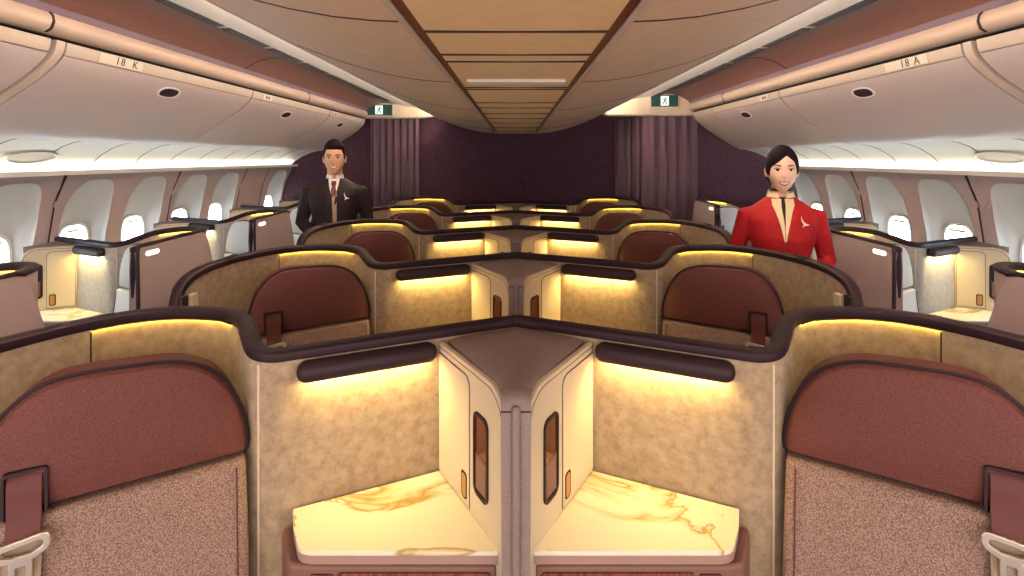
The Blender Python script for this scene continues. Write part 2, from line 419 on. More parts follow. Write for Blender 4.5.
    # dark seam following the edge of the cabinet face
    def strip(pts, fr_, w, d0, d1, name, m, par):
        s2 = MB(); o2, u2, v2, n2 = fr_
        L_ = []; Rr = []
        for i, p in enumerate(pts):
            q0 = pts[max(i-1,0)]; q1 = pts[min(i+1,len(pts)-1)]
            dx, dy = q1[0]-q0[0], q1[1]-q0[1]; l = math.hypot(dx, dy) or 1
            L_.append((p[0]-dy/l*w/2, p[1]+dx/l*w/2)); Rr.append((p[0]+dy/l*w/2, p[1]-dx/l*w/2))
        Q = lambda p, d: o2+u2*p[0]+v2*p[1]+n2*d
        s2.loft([[Q(l,d0), Q(l,d1), Q(r,d1), Q(r,d0)] for l, r in zip(L_, Rr)])
        return s2.build(name, m, par, ORG)
    edge = [p for p in outline(.002, LC-.012, .75, zt_-.012, rc-.010)][1:]
    strip(edge, cf, .0022, -.001, .0006, 'seam', M_strap, cab)
    dx1 = LC*.53
    mb = MB(); mb.plate(outline(.006, dx1+.0025, .737, zt_-.030+.0025, .03), cf, 0, .0008); dgap = mb.build('door_gap', M_black, cab, ORG)
    mb = MB(); mb.plate(outline(.008, dx1, .7395, zt_-.030, .028), cf, .0004, .0030); dr = mb.build('cabinet_door', M_creamd, cab, ORG, bevel=.001)
    mb = MB(); mb.plate(rrect(dx1-.043, dx1-.010, .752, .822, .010), cf, .0026, .0040, 0); lt = mb.build('latch', M_black, dr, ORG)
    mb = MB(); mb.plate(rrect(dx1-.038, dx1-.015, .757, .817, .008), cf, .0036, .0052, 0); mb.build('latch_recess', M_amber, lt, ORG) if False else None
    mb2 = MB(); mb2.plate(rrect(dx1-.037, dx1-.014, .757, .817, .008), cf, .0036, .0050, 0)
    mb2.build('latch_plate', M_amber, cab, ORG)
    # mirror window beside the door
    m0, m1 = LC*.60, LC*.80
    mo = rrect(m0, m1, .80, 1.01, .022); mi_ = rrect(m0+.008, m1-.008, .809, 1.001, .016)
    mb = MB(); mb.ring(mo, mi_, cf, 0, .004); mr = mb.build('mirror_frame', M_rim, cab, ORG)
    mb = MB(); mb.plate(mi_, cf, -.0005, .0008); mb.build('mirror', M_mirror if not window else M_screen, cab, ORG)
    mb = MB(); mb.plate([(m0+.012,.815),(m1-.014,.815),(m1-.012,.895),(m0+.012,.905)], cf, .0008, .0022); mb.build('card_pocket', M_tray, cab, ORG)
    if window:  # grey fabric cap that closes the cabinet towards the sidewall
        mb = MB(); y0 = lambda x: 1.63+.458*x-.017
        mb.plate([(A.x,A.y+.012),(-.075,1.365),(-.075,y0(-.075)),(A.x,y0(A.x))], (V(0,0,0),V(1,0,0),V(0,1,0),V(0,0,1)), .16, zt_+.008)
        B(mb, 'cabinet_housing', M_top, bevel=.012)
    # ---- marble side table, its housing and drawer
    I = (V(0,0,0), V(1,0,0), V(0,1,0), V(0,0,1))
    if not window:
        tp = [(-.226,1.502),(-.586,1.338),(-.556,1.272),(-.526,1.222),(-.516,1.206),(-.501,1.196),(-.480,1.192),(-.042,1.192),(-.040,1.196)]
        hs = [(-.222,1.500),(-.604,1.325),(-.598,1.305),(-.545,1.212),(-.530,1.203),(-.50,1.200),(-.044,1.200)]
    else:
        tp = [(-.313,1.455),(-.586,1.332),(-.556,1.272),(-.526,1.222),(-.516,1.206),(-.501,1.196),(-.480,1.192),(-.105,1.192),(-.085,1.335)]
        hs = [(-.313,1.450),(-.604,1.318),(-.598,1.300),(-.545,1.212),(-.530,1.203),(-.50,1.200),(-.11,1.200),(-.09,1.33)]
    mb = MB(); mb.plate(tp, I, .719, .730); tb = B(mb, 'side_table', M_marble, bevel=.003)
    mb = MB(); mb.plate(tp, (V(0,.003,0), V(1,0,0), V(0,1,0), V(0,0,1)), .697, .7180); mb.build('table_edge', M_edge, tb, ORG, bevel=.001)
    mb = MB(); mb.plate(hs, I, .10, .690); hs_ = B(mb, 'table_housing', M_tray, bevel=.008)
    mb = MB(); mb.plate(rrect(-.485,-.43,.58,.672,.008), (V(0,1.200,0), V(1,0,0), V(0,0,1), V(0,-1,0)), 0, .004); mb.build('control_panel', M_leather, hs_, ORG)
    mb = MB(); mb.plate(rrect(-.42,-.06,.44,.676,.010), (V(0,1.200,0), V(1,0,0), V(0,0,1), V(0,-1,0)), 0, .006); mb.build('drawer_front', M_wood, hs_, ORG, bevel=.001)
    return root

ROWW = ['nearest', 'second', 'third', 'fourth', 'farthest']
protoL = make_suite(False)
mirC = {}
protoR = copy_tree(protoL, None, mirC); protoR.location = (.65, 1.15, 0)
cl = {0:'nearest centre row, woven cushion and belt buckle showing in full', 1:'second centre row, straight behind the nearest one',
      2:'third centre row, man in dark suit standing behind its outer wing', 3:'fourth centre row, only headrest top and lamp glow showing', 4:'last centre row in front of the dark wall'}
cr_ = dict(cl); cr_[2] = 'third centre row, woman in red standing before its outer wing'
cl[0] = 'nearest centre row, pair half on the left'; 
for k in range(5):
    for side, pr in (('left', protoL), ('right', protoR)):
        o = pr if k == 0 else copy_tree(pr)
        o.location = ((-.65 if side == 'left' else .65), 1.15 + 1.1*k, 0)
        w = {0:'nearest centre row', 1:'second centre row', 2:'third centre row', 3:'fourth centre row', 4:'farthest centre row'}[k]
        tag(o, 'seat suite with red-brown headrest, %s half of the %s' % (side, w), 'airline seat', 'seat suites of the centre block')

# console between each centre pair
def make_console():
    root = empty('center_console', (0, 1.40, 0))
    secs = [(1.606,1.118,.010),(1.56,1.121,.112),(1.516,1.122,.200),(1.45,1.122,.170),(1.35,1.122,.112),(1.25,1.122,.056),(1.20,1.121,.034),(1.17,1.120,.034),(1.150,1.115,.034),(1.138,1.104,.034),(1.134,1.088,.034),(1.134,.6,.031),(1.134,.10,.031)]
    rings = []
    for y, z, w in secs:
        dy, dz = (0, -.03) if y > 1.18 else (.03, -.0)
        e = .014 if y > 1.18 else .006
        rings.append([V(-w,y,z-e), V(-w*.82,y,z-e*.25), V(0,y,z+.001), V(w*.82,y,z-e*.25), V(w,y,z-e), V(w,y+dy,z+dz), V(-w,y+dy,z+dz)])
    mb = MB(); mb.loft(rings); mb.build('console_top', M_top, root, (0,1.40,0), smooth=True)
    mb = MB(); mb.tube([(0,1.131,.12),(0,1.131,1.090)], .0105, 14); mb.build('divider_post', M_top, root, (0,1.40,0), smooth=True)
    mb = MB(); mb.box(-.034,.034,1.1325,1.136,1.084,1.087); mb.build('seam', M_black, root, (0,1.40,0))
    return root
c0 = make_console()
for k in range(5):
    o = c0 if k == 0 else copy_tree(c0)
    o.location = (0, 1.40+1.1*k, 0)
    tag(o, 'grey fabric divider console between the two lit cabinets of the %s centre row' % ROWW[k], 'console', 'consoles between the centre seats')

# window suites
WX, WY = 3.03, .59
wL = make_suite(True); mirW = {}
wR = copy_tree(wL, None, mirW)        # mirrored: used on the left-hand side
ln = {0:'nearest, cut by picture edge', 1:'second from the camera', 2:'third from the camera', 3:'fourth from the camera', 4:'farthest, beside the dark end wall'}
for side, pr, num in (('left', wR, 5), ('right', wL, 4)):
    for k in range(num):
        o = pr if k == 0 else copy_tree(pr)
        x = (-WX+.65) if side == 'left' else (WX-.65)
        o.location = (x, 1.15+WY+1.1*k, 0)
        t = ln[k]
        if side == 'right' and k == 3: t = 'farthest, beside the dark end wall'
        tag(o, 'grey window seat suite by the %s windows, %s' % (side, t), 'airline seat', 'window seat suites along the %s wall' % side)

# ------------------------------------------------------------------ cabin shell
YB, YE = -1.2, 6.62
def struct(mb, name, m, **k):
    o = mb.build(name, m, None, (0,0,0), **k); o['kind'] = 'structure'; return o
Z = lambda z: CAM_Z + z
mb = MB(); mb.box(-3.25,3.25,YB,YE+.1,-.06,0); struct(mb, 'floor', M_carpet)

def sheet(prof, y0, y1, th=.012, mi=0, mb=None, step=None):
    """open profile of (x, z-relative-to-eye) swept along y with thickness th upward/outward"""
    mb = mb or MB(); ys = [y0, y1]
    n = len(prof); nr = []
    for i in range(n):
        a = prof[max(i-1,0)]; b = prof[min(i+1,n-1)]; d = Vector((b[0]-a[0], b[1]-a[1])).normalized(); nr.append((-d.y*th, d.x*th))
    rings = []
    for y in ys:
        rings.append([V(p[0], y, Z(p[1])) for p in prof] + [V(p[0]+q[0], y, Z(p[1]+q[1])) for p, q in zip(reversed(prof), reversed(nr))])
    mb.loft(rings, mi); return mb
def mir(prof): return [(-x, z) for x, z in prof]

# ceiling: centre hull
struct(sheet([(-.225,.312),(0,.310),(.225,.312)], YB, 6.45, .02), 'ceiling', M_hull, smooth=True)
hp = [(.255,.313),(.33,.316),(.42,.325),(.52,.343),(.62,.368),(.72,.398),(.82,.435),(.90,.465),(.95,.488)]
for s in (1, -1):
    p = hp if s == 1 else mir(hp)[::-1]
    struct(sheet(p, YB, 6.45, .015), 'ceiling', M_hullside, smooth=True)
    # red channel beside the centre strip
    mb = MB(); mb.box(s*.239-.015, s*.239+.015, YB, 6.44, Z(.320), Z(.336)); struct(mb, 'trim_1' if s == 1 else 'trim_2', M_channel)
    mb = MB(); mb.tube([(s*.258, YB, Z(.311)), (s*.258, 6.44, Z(.311))], .0075, 8); struct(mb, 'trim_3' if s == 1 else 'trim_4', M_val, smooth=True)
    mb = MB(); mb.tube([(s*.952, YB, Z(.492)), (s*.952, 6.44, Z(.492))], .009, 8); struct(mb, 'trim_5' if s == 1 else 'trim_6', M_lightpanel, smooth=True)
# end caps of hull
mb = MB(); pr = [(x, z) for x, z in mir(hp)[::-1]] + hp
mb.plate([(x, Z(z)) for x, z in pr] + [(.90, Z(.75)), (-.90, Z(.75))], (V(0,6.45,0), V(1,0,0), V(0,0,1), V(0,1,0)), 0, .02); struct(mb, 'ceiling', M_header)
# cross seams of the centre strip and of the side panels
mb = MB()
for y in (1.25, 1.53, 1.64, 2.24, 2.30, 2.86, 3.15, 3.55, 4.0, 4.5, 5.2, 5.9): mb.box(-.224,.224,y-.005,y+.005,Z(.3075),Z(.316))
struct(mb, 'trim_7', M_rim)
mb = MB(); mb.box(-.195,.195,1.99,2.06,Z(.296),Z(.311)); lp = mb.build('ceiling_grip', M_lightpanel, None, (0,0,0), bevel=.006); tag(lp, 'narrow pale raised bar across the middle of the centre ceiling', 'ceiling bar')
for s in (1, -1):
    mb = MB(); p = [(x*s, z) for x, z in hp]
    for y in (1.17, 2.10, 3.3, 4.4, 5.4):
        q = [(V(x, y-.004, Z(z)-.0015), V(x, y+.004, Z(z)-.0015), V(x, y+.004, Z(z)+.004), V(x, y-.004, Z(z)+.004)) for x, z in p[:-1]]
        mb.loft([list(r) for r in q])
    struct(mb, 'trim_8' if s == 1 else 'trim_9', M_rim)

YS = {-1: 6.45, 1: 5.52}          # where aisle ceilings and bins stop on each side
for s in (1, -1):
    ye = YS[s]; S = (lambda p: p) if s == 1 else (lambda p: mir(p)[::-1])
    nm = 'right' if s == 1 else 'left'
    struct(sheet(S([(.80,.60),(1.0,.605),(1.2,.625),(1.35,.65),(1.47,.668)]), YB, ye, .012), 'ceiling', M_lightpanel, smooth=True)
    mb = MB(); mb.box(min(s*1.47,s*1.53), max(s*1.47,s*1.53), YB, ye, Z(.672), Z(.69)); struct(mb, 'trim_%d' % (10 if s == 1 else 11), M_val)
    struct(sheet(S([(1.525,.674),(1.60,.688),(1.68,.688),(1.76,.668),(1.82,.638),(1.858,.612)]), YB, ye, .012), 'ceiling', M_brownceil, smooth=True)
    struct(sheet(S([(1.858,.612),(1.874,.585)]), YB, ye, .012), 'trim_%d' % (12 if s == 1 else 13), M_mauve)
    struct(sheet(S([(1.874,.585),(1.862,.570),(1.858,.548),(1.868,.522),(1.89,.508),(1.93,.504)]), YB, ye, .02), 'trim_%d' % (14 if s == 1 else 15), M_val, smooth=True)
    mb = MB(); mb.box(min(s*1.905,s*2.5), max(s*1.905,s*2.5), YB, ye, Z(.499), Z(.5035)); struct(mb, 'trim_%d' % (16 if s == 1 else 17), M_black)
    # seams over brown ceiling and valance
    mb = MB()
    for y, pp in ((3.5, [(1.53,.672),(1.60,.6865),(1.68,.6865),(1.76,.6665),(1.82,.6365),(1.857,.6105)]), (2.05, [(1.873,.585),(1.8605,.570),(1.8565,.548),(1.8665,.521),(1.89,.507)]),
                  (4.6, [(1.873,.585),(1.8605,.570),(1.8565,.548),(1.8665,.521),(1.89,.507)])):
        mb.loft([[V(s*x, y-.006, Z(z)-.001), V(s*x, y+.006, Z(z)-.001), V(s*x, y+.006, Z(z)+.005), V(s*x, y-.006, Z(z)+.005)] for x, z in pp])
    struct(mb, 'trim_%d' % (18 if s == 1 else 19), M_rim)
    # hidden cove strip lamp lying on the hull's upper edge
    mb = MB(); mb.box(min(s*.86,s*.925), max(s*.86,s*.925), YB, ye, Z(.503), Z(.512))
    o = mb.build('cove_lamp', M_cove_led, None, (0,0,0)); tag(o, 'long cove light strip on the %s edge of the hanging centre ceiling' % nm, 'light strip')
    # air slots
    y = .7
    while y + .42 < ye:
        mb = MB(); c = V(s*1.50, y+.21, Z(.668))
        mb.box(c.x-.026, c.x+.026, y, y+.42, Z(.664), Z(.6715)); mb.box(c.x-.003, c.x+.003, y+.004, y+.416, Z(.6625), Z(.665), 1)
        o = mb.build('air_vent', [M_black, M_rim], None, c)
        tag(o, 'dark air slot in the ceiling above the %s aisle' % nm, 'air vent', 'air slots above the %s aisle' % nm)
        y += .485

# overhead bins
BP = [(1.905,.490),(1.912,.450),(1.935,.412),(1.985,.362),(2.06,.305),(2.16,.240),(2.26,.178),(2.34,.128),(2.39,.106),(2.45,.095)]
BP = catmull(BP, 2)
def bprof(z):
    for i in range(len(BP)-1):
        a, b = BP[i], BP[i+1]
        if b[1] <= z <= a[1]:
            t = (a[1]-z)/(a[1]-b[1]); d = V(b[0]-a[0], 0, b[1]-a[1]).normalized()
            return a[0]+(b[0]-a[0])*t, d
def make_bin(s, y0, y1, label, latch=None, placard=None, text=None, cap=None):
    c = V(s*2.2, (y0+y1)/2, Z(.1)); root = empty('overhead_bin', c); tag(root, label, 'overhead bin', 'overhead bins along the cabin')
    g = .007
    def prism(a, b, prof, name, m, **k):
        mb = MB(); mb.loft([[V(s*x, y, Z(z)) for x, z in prof] for y in (a, b)]); return mb.build(name, m, root, c, **k)
    prism(y0+g, y1-g, [(x+.012, z) for x, z in BP] + [(2.47,.12),(2.47,.47),(1.93,.485)], 'bin_body', M_black)
    # door: outer skin split in the top band and the main door
    def skin(a, b, z0, z1, name, m, th=.014):
        pp = [p for p in BP if z0 <= p[1] <= z1]; 
        for zz in (z0, z1):
            if not any(abs(p[1]-zz) < 1e-4 for p in pp): pp.append((bprof(zz)[0], zz))
        pp.sort(key=lambda p: -p[1]); back = [(x+th, z+.002) for x, z in reversed(pp)]
        mb = MB(); mb.loft([[V(s*x, y, Z(z)) for x, z in pp+back] for y in (a, b)]); return mb.build(name, m, root, c, bevel=.003, angle=50)
    skin(y0+g, y1-g, .436, .490, 'top_rail', M_bintrim)
    skin(y0+g, y1-g, .0951, .4335, 'bin_door', M_binw)
    if cap:
        skin(cap[0], cap[1], .0951, .490, 'end_cap', M_bintrim)
        prism(cap[0], cap[1]-.005, [(x+.012, z) for x, z in BP] + [(2.47,.12),(2.47,.47),(1.93,.485)], 'end_block', M_bintrim)
    if latch:
        zc = .372; x, d = bprof(zc); fr = (V(s*(x-.0), latch, Z(zc)), V(0,1,0), V(-s*d.x, 0, -d.z), V(-s*abs(d.z), 0, -abs(d.x)))
        oo = [(.085*math.cos(t), .040*math.sin(t)) for t in [i*math.pi/14 for i in range(28)]]
        ov = [(abs(a)**.8*math.copysign(1,a)*(.085**.2), abs(b)**.8*math.copysign(1,b)*(.04**.2)) for a, b in oo]
        inn = [(a*.84, b*.78) for a, b in ov]
        mb = MB(); mb.ring(ov, inn, fr, -.004, .004); lt = mb.build('latch', M_white, root, c, smooth=False)
        mb = MB(); mb.plate(inn, fr, -.004, .0025); mb.build('latch_handle', M_rim, lt, c)
    if placard:
        zc = .463; x, d = bprof(zc); fr = (V(s*x, placard, Z(zc)), V(0, 1 if s == -1 else -1, 0), V(-s*d.x, 0, -d.z), V(-s*abs(d.z), 0, -abs(d.x)))
        w = .135 if text else .07
        mb = MB(); mb.plate([(-w,-.022),(w,-.022),(w,.022),(-w,.022)], fr, -.001, .003); pl = mb.build('placard', M_placard, root, c)
        if text:
            cu = bpy.data.curves.new('t', 'FONT'); cu.body = text; cu.size = .052; cu.align_x = 'CENTER'; cu.align_y = 'CENTER'; cu.extrude = .0006; cu.space_character = 1.25
            to = bpy.data.objects.new('t', cu); COL.objects.link(to); bpy.context.view_layer.update()
            me = bpy.data.meshes.new_from_object(to.evaluated_get(bpy.context.evaluated_depsgraph_get())); bpy.data.objects.remove(to)
            # text plane axes: x = reading direction, y = up
            n = fr[3]; up = fr[2]; rd = up.cross(n) 
            base = fr[0] + n*.0036 + rd*.03
            me.transform(Matrix((( *(rd.x, up.x, n.x), base.x-c.x), (rd.y, up.y, n.y, base.y-c.y), (rd.z, up.z, n.z, base.z-c.z), (0,0,0,1))))
            me.materials.clear(); me.materials.append(M_ink)
            lo = bpy.data.objects.new('lettering', me); COL.objects.link(lo); lo.parent = pl
        else:
            mb = MB()
            for q in (-.022, .0, .026): mb.plate([(q-.007,-.010),(q+.007,-.010),(q+.007,.010),(q-.007,.010)], fr, .003, .0036)
            mb.build('lettering', M_ink, pl, c)
    return root
make_bin(-1, .55, 2.10, 'overhead bin in the upper left picture corner, mostly cut off', latch=1.3)
make_bin(-1, 2.16, 3.70, 'overhead bin on the left with the 18 K placard', latch=2.90, placard=2.47, text='18  K')
make_bin(-1, 3.70, 5.23, 'third overhead bin on the left, beyond the one with the 18 K placard', latch=4.38, placard=3.92)
make_bin(-1, 5.23, 6.30, 'last overhead bin on the left, above the man in the dark suit', latch=5.72, placard=5.4, cap=(6.30, 6.45))
make_bin(1, .55, 2.12, 'overhead bin in the upper right picture corner, mostly cut off', latch=1.3)
make_bin(1, 2.18, 3.70, 'overhead bin on the right with the 18 A placard', latch=2.90, placard=2.50, text='18 A')
make_bin(1, 3.70, 4.95, 'last overhead bin on the right, above the woman in red', latch=4.38, placard=3.92, cap=(4.955, 5.50))
for s in (1, -1):   # frame band between first and second bins
    prof = [(x-.004, z) for x, z in BP]; mb = MB()
    q = [(x+.03, z) for x, z in reversed(BP)]
    mb.loft([[V(s*x, y, Z(z)) for x, z in prof+q] for y in (2.112 + (.02 if s == 1 else 0), 2.152 + (.02 if s == 1 else 0))]); struct(mb, 'trim_%d' % (20 if s == 1 else 21), M_bintrim, smooth=True)

# cove panels under the bins, sidewalls, windows
def wallx(z):       # inner face of the sidewall as a function of height above the floor
    pts = [(0,2.98),(.6,3.04),(1.05,3.05),(1.35,2.985),(1.56,2.885)]
    for (a, xa), (b, xb) in zip(pts, pts[1:]):
        if a <= z <= b+1e-6: return xa+(xb-xa)*(z-a)/(b-a)
    return pts[-1][1]
CP = [(2.44,.098),(2.52,.090),(2.62,.065),(2.72,.022),(2.81,-.035),(2.87,-.088)]
WIN = [1.87, 2.435, 3.0, 3.57, 4.125, 4.69, 5.245, 6.36]
WIN_R = WIN[:7]
PITCH = .563
def big(t):
    a = math.cos(t); b = math.sin(t); e = .55
    return (.205*abs(a)**e*math.copysign(1,a), (.40*abs(b)**.62)*math.copysign(1,b))
def small(t):
    a = math.cos(t); b = math.sin(t); e = .6
    return (.130*abs(a)**e*math.copysign(1,a), .185*abs(b)**e*math.copysign(1,b))
NA = 48; ANG = [2*math.pi*i/NA for i in range(NA)]
wn = [0]
for s in (1, -1):
    ye = YE if s == -1 else 5.6
    nm = 'right' if s == 1 else 'left'
    S = (lambda p: p) if s == 1 else (lambda p: mir(p)[::-1])
    struct(sheet(S(CP), YB, min(ye, 6.5), .012), 'trim_%d' % (22 if s == 1 else 23), M_cove, smooth=True)
    mb = MB(); y = 1.4
    while y < ye-.15:
        pp = [(x-.001, z-.0015) for x, z in CP]
        mb.loft([[V(s*x, y+(x-2.44)*.35-.003, Z(z)), V(s*x, y+(x-2.44)*.35+.003, Z(z)), V(s*x, y+(x-2.44)*.35+.003, Z(z)+.004), V(s*x, y+(x-2.44)*.35-.003, Z(z)+.004)] for x, z in pp])
        y += .37
    struct(mb, 'trim_%d' % (24 if s == 1 else 25), M_rim)
    # wash light at the foot of the cove
    mb = MB(); mb.plate([(2.775,Z(-.080)),(2.780,Z(-.078)),(2.785,Z(-.100)),(2.884,Z(-.094)),(2.884,Z(-.100)),(2.780,Z(-.107))], (V(0,YB,0), V(s,0,0), V(0,0,1), V(0,1,0)), 0, min(ye,6.5)-YB)
    lg = struct(mb, 'trim_%d' % (28 if s == 1 else 29), M_white)
    mb = MB(); mb.plate([(2.800,Z(-.0985)),(2.850,Z(-.0955)),(2.850,Z(-.0940)),(2.800,Z(-.0965))], (V(0,YB,0), V(s,0,0), V(0,0,1), V(0,1,0)), .02, min(ye,6.5)-YB-.02)
    lo = mb.build('wash_lamp', M_wash_led, None, (s*2.82,0,Z(-.09))); tag(lo, 'long wash light hidden in the ledge above the %s windows' % nm, 'light strip')
    # sidewall built of cells, one per window pitch
    mb = MB(); wins = WIN if s == -1 else WIN_R
    z0, z1, zc = .0, 1.553, 1.10
    def rect(y0, y1):
        zs = [z0,.6,1.05,1.35,z1]
        for a, b in zip(zs, zs[1:]): mb.add([(s*wallx(a),y0,a),(s*wallx(a),y1,a),(s*wallx(b),y1,b),(s*wallx(b),y0,b)], [(0,1,2,3)])
    cells = [(w-PITCH/2, w+PITCH/2, w) for w in wins]
    rect(YB, cells[0][0]); last = cells[0][0]
    for a, b, w in cells:
        if a - last > .01: rect(last, a)
        b = min(b, ye)
        outer = []; mid = []
        for t in ANG:
            dx, dz = math.cos(t), math.sin(t)
            hw = PITCH/2 + .001; 
            k = min(hw/abs(dx) if abs(dx) > 1e-6 else 9, ((z1-zc) if dz > 0 else (zc-z0))/abs(dz) if abs(dz) > 1e-6 else 9)
            py, pz = w+dx*k, zc+dz*k; outer.append(V(s*wallx(pz), py, pz))
            q = big(t); mid.append(V(s*(wallx(zc+q[1])), w+q[0], zc+q[1]))
        mb.add(outer+mid, [(i, (i+1) % NA, NA+(i+1) % NA, NA+i) for i in range(NA)])
        # corners
        last = b
        wn[0] += 1
        # window: reveal funnel, ring, pane and shade handle
        zi = 1.005
        inner = [V(s*3.115, w+small(t)[0], zi+small(t)[1]) for t in ANG]
        m2 = MB(); m2.loft([[V(p.x-s*.002,p.y,p.z) for p in mid], [p+V(s*.025,0,0)+V(0,(w-p.y)*.06,(zc-p.z)*.04) for p in mid], [V(s*3.09, w+small(t)[0]*1.16, zi+small(t)[1]*1.12) for t in ANG], inner], caps=False)
        wo = m2.build('window_%d' % wn[0], M_reveal, None, (s*3.05, w, zc), smooth=True); wo['kind'] = 'structure'
        lo = [(small(t)[0], small(t)[1]) for t in ANG]; frw = (V(s*3.108, w, zi), V(0,1,0), V(0,0,1), V(-s,0,0))
        m2 = MB(); m2.ring([(a*1.03,b_*1.03) for a,b_ in lo], [(a*.90,b_*.93) for a,b_ in lo], frw, -.004, .012); m2.build('window_frame', M_white, wo, (s*3.05,w,zc))
        m2 = MB(); m2.plate([(a*.92,b_*.95) for a,b_ in lo], frw, -.006, -.003); m2.build('window_pane', M_sky, wo, (s*3.05,w,zc))
        m2 = MB(); m2.tube([V(s*3.096,w-.06,zi+.135), V(s*3.096,w+.06,zi+.135)], .010, 10); m2.build('shade_handle', M_white, wo, (s*3.05,w,zc), smooth=True)
    if ye - last > .01: rect(last, ye)
    struct(mb, 'wall_' + nm, M_side, smooth=False)
    mb = MB()
    for y in (2.15, 3.285, 4.41, 5.5, 6.0):
        if y > ye: continue
        zs = [.6,1.05,1.35,1.553]
        mb.loft([[V(s*(wallx(z)-.002), y-.006+(1.55-z)*.06, z), V(s*(wallx(z)-.002), y+.006+(1.55-z)*.06, z), V(s*(wallx(z)+.004), y+.006+(1.55-z)*.06, z), V(s*(wallx(z)+.004), y-.006+(1.55-z)*.06, z)] for z in zs])
    struct(mb, 'trim_%d' % (26 if s == 1 else 27), M_rim)
    mb = MB(); mb.box(min(s*3.13,s*3.2), max(s*3.13,s*3.2), YB, ye, 0, 2.4); struct(mb, 'wall_%s_outer' % nm, M_side)
    # oval downlight on the cove panel
    fr = (V(s*2.735, 2.88, Z(.010)), V(0,1,0), V(s*.845,0,-.535).normalized(), V(-s*.535,0,-.845).normalized())
    ov = [(.15*math.cos(t), .062*math.sin(t)) for t in ANG]
    mb = MB(); mb.ring(ov, [(a*.9,b*.86) for a,b in ov], fr, -.01, .012); dl = mb.build('spotlight', M_white, None, fr[0], smooth=False)
    tag(dl, 'oval flush spotlight in the %s cove panel under the overhead bin' % nm, 'spotlight')
    mb = MB(); mb.plate([(a*.9,b*.86) for a,b in ov], fr, -.004, .006); mb.build('lens', M_lightpanel, dl, fr[0])
    dl.location = (0,0,0) if False else dl.location

# end walls, headers, curtains, exit signs
mb = MB(); mb.box(-3.2, 3.2, YE, YE+.06, 0, 2.45); struct(mb, 'wall_back', M_bulk)
mb = MB(); mb.box(1.37, 3.2, 5.60, 5.66, 0, 2.45); struct(mb, 'wall_right_back', M_bulk)
mb = MB(); mb.plate([(-2.25,Z(.50)),(-1.22,Z(.50)),(-1.0,Z(.53)),(-.9,Z(.80)),(-2.25,Z(.80))], (V(0,6.40,0), V(1,0,0), V(0,0,1), V(0,1,0)), 0, .12); struct(mb, 'wall_left_header', M_header, bevel=.02)
mb = MB(); mb.plate([(1.0,Z(.455)),(2.2,Z(.455)),(2.2,Z(.80)),(.85,Z(.80)),(.85,Z(.50))], (V(0,5.50,0), V(1,0,0), V(0,0,1), V(0,1,0)), 0, .095); struct(mb, 'wall_right_header', M_header, bevel=.02)
mb = MB(); mb.box(-3.2,3.2,YB,YE+.06,2.45,2.50); struct(mb, 'ceiling', M_side)

def curtain(path, z0, z1, folds, label):
    path = [V(x, y, 0) for x, y in path]; seg = [(b-a).length for a, b in zip(path, path[1:])]; L = sum(seg)
    def at(d):
        for a, b, l in zip(path, path[1:], seg):
            if d <= l+1e-9: return a+(b-a)*(d/l), (b-a)/l
            d -= l
        return path[-1], (path[-1]-path[-2]).normalized()
    mb = MB(); n = folds*12; th = .004; rings = []
    for z in [z0+(z1-z0)*k/10 for k in range(11)]:
        a = .75+.25*(z1-z)/(z1-z0); f = []; bk = []
        for i in range(n+1):
            t = i/n; ph = t*folds*2*math.pi; p, d = at(L*t); nn = V(-d.y, d.x, 0)
            q = p + d*(.012*math.sin(ph*2+.5)) + nn*a*(.036*math.sin(ph)+.007*math.sin(ph*2.3+1))
            f.append(q+V(0,0,z)); bk.append(q+nn*th+V(0,0,z))
        rings.append(f+bk[::-1])
    mb.loft(rings); o = mb.build('curtain', M_curtain, None, (path[0].x, path[0].y, z0), smooth=True)
    return tag(o, label, 'curtain', 'galley curtains at the end of the aisles')
curtain([(-1.86,6.48),(-1.24,6.48)], .0, Z(.53), 7, 'dark purple pleated curtain closing the left aisle beside the man')
curtain([(1.98,5.55),(1.42,5.55),(1.375,5.70),(1.36,5.92),(1.30,5.99),(1.17,5.99)], .0, Z(.452), 10, 'dark purple pleated curtain closing the right aisle behind the woman')
def exit_sign(x, y, z, w, h, label):
    c = V(x, y, z); root = empty('exit_sign', c); tag(root, label, 'exit sign', 'green exit signs over the aisles')
    fr = (c, V(1,0,0), V(0,0,1), V(0,-1,0))
    mb = MB(); mb.plate(rrect(-w/2-.015,w/2+.015,-h/2-.015,h/2+.015,.012), fr, 0, .012); mb.build('sign_frame', M_header, root, c, bevel=.003)
    mb = MB(); mb.plate([(-w/2,-h/2),(w/2,-h/2),(w/2,h/2),(-w/2,h/2)], fr, .011, .015); mb.build('sign_face', M_green, root, c)
    k = h
    mb = MB(); mb.plate([(-.34*k,-.40*k),(.34*k,-.40*k),(.34*k,.40*k),(-.34*k,.40*k)], fr, .0145, .0165)
    door = mb.build('doorway_symbol', M_exitw, root, c)
    mb = MB()   # running figure
    circ = [(.08*k+.075*k*math.cos(i*math.pi/6), .24*k+.075*k*math.sin(i*math.pi/6)) for i in range(12)]
    for poly in (circ, [(-.04*k,.15*k),(.10*k,.17*k),(.04*k,-.06*k),(-.08*k,-.06*k)], [(-.04*k,.15*k),(-.05*k,.09*k),(-.22*k,.04*k),(-.21*k,.11*k)],
                 [(.08*k,.15*k),(.20*k,.02*k),(.26*k,.05*k),(.12*k,.17*k)], [(-.08*k,-.03*k),(.0,-.05*k),(-.16*k,-.34*k),(-.26*k,-.34*k)], [(-.04*k,-.06*k),(.05*k,-.04*k),(.20*k,-.16*k),(.14*k,-.34*k),(.07*k,-.33*k),(.10*k,-.18*k)]):
        mb.plate(poly, fr, .016, .0178)
    mb.build('running_figure', M_green, door, c)
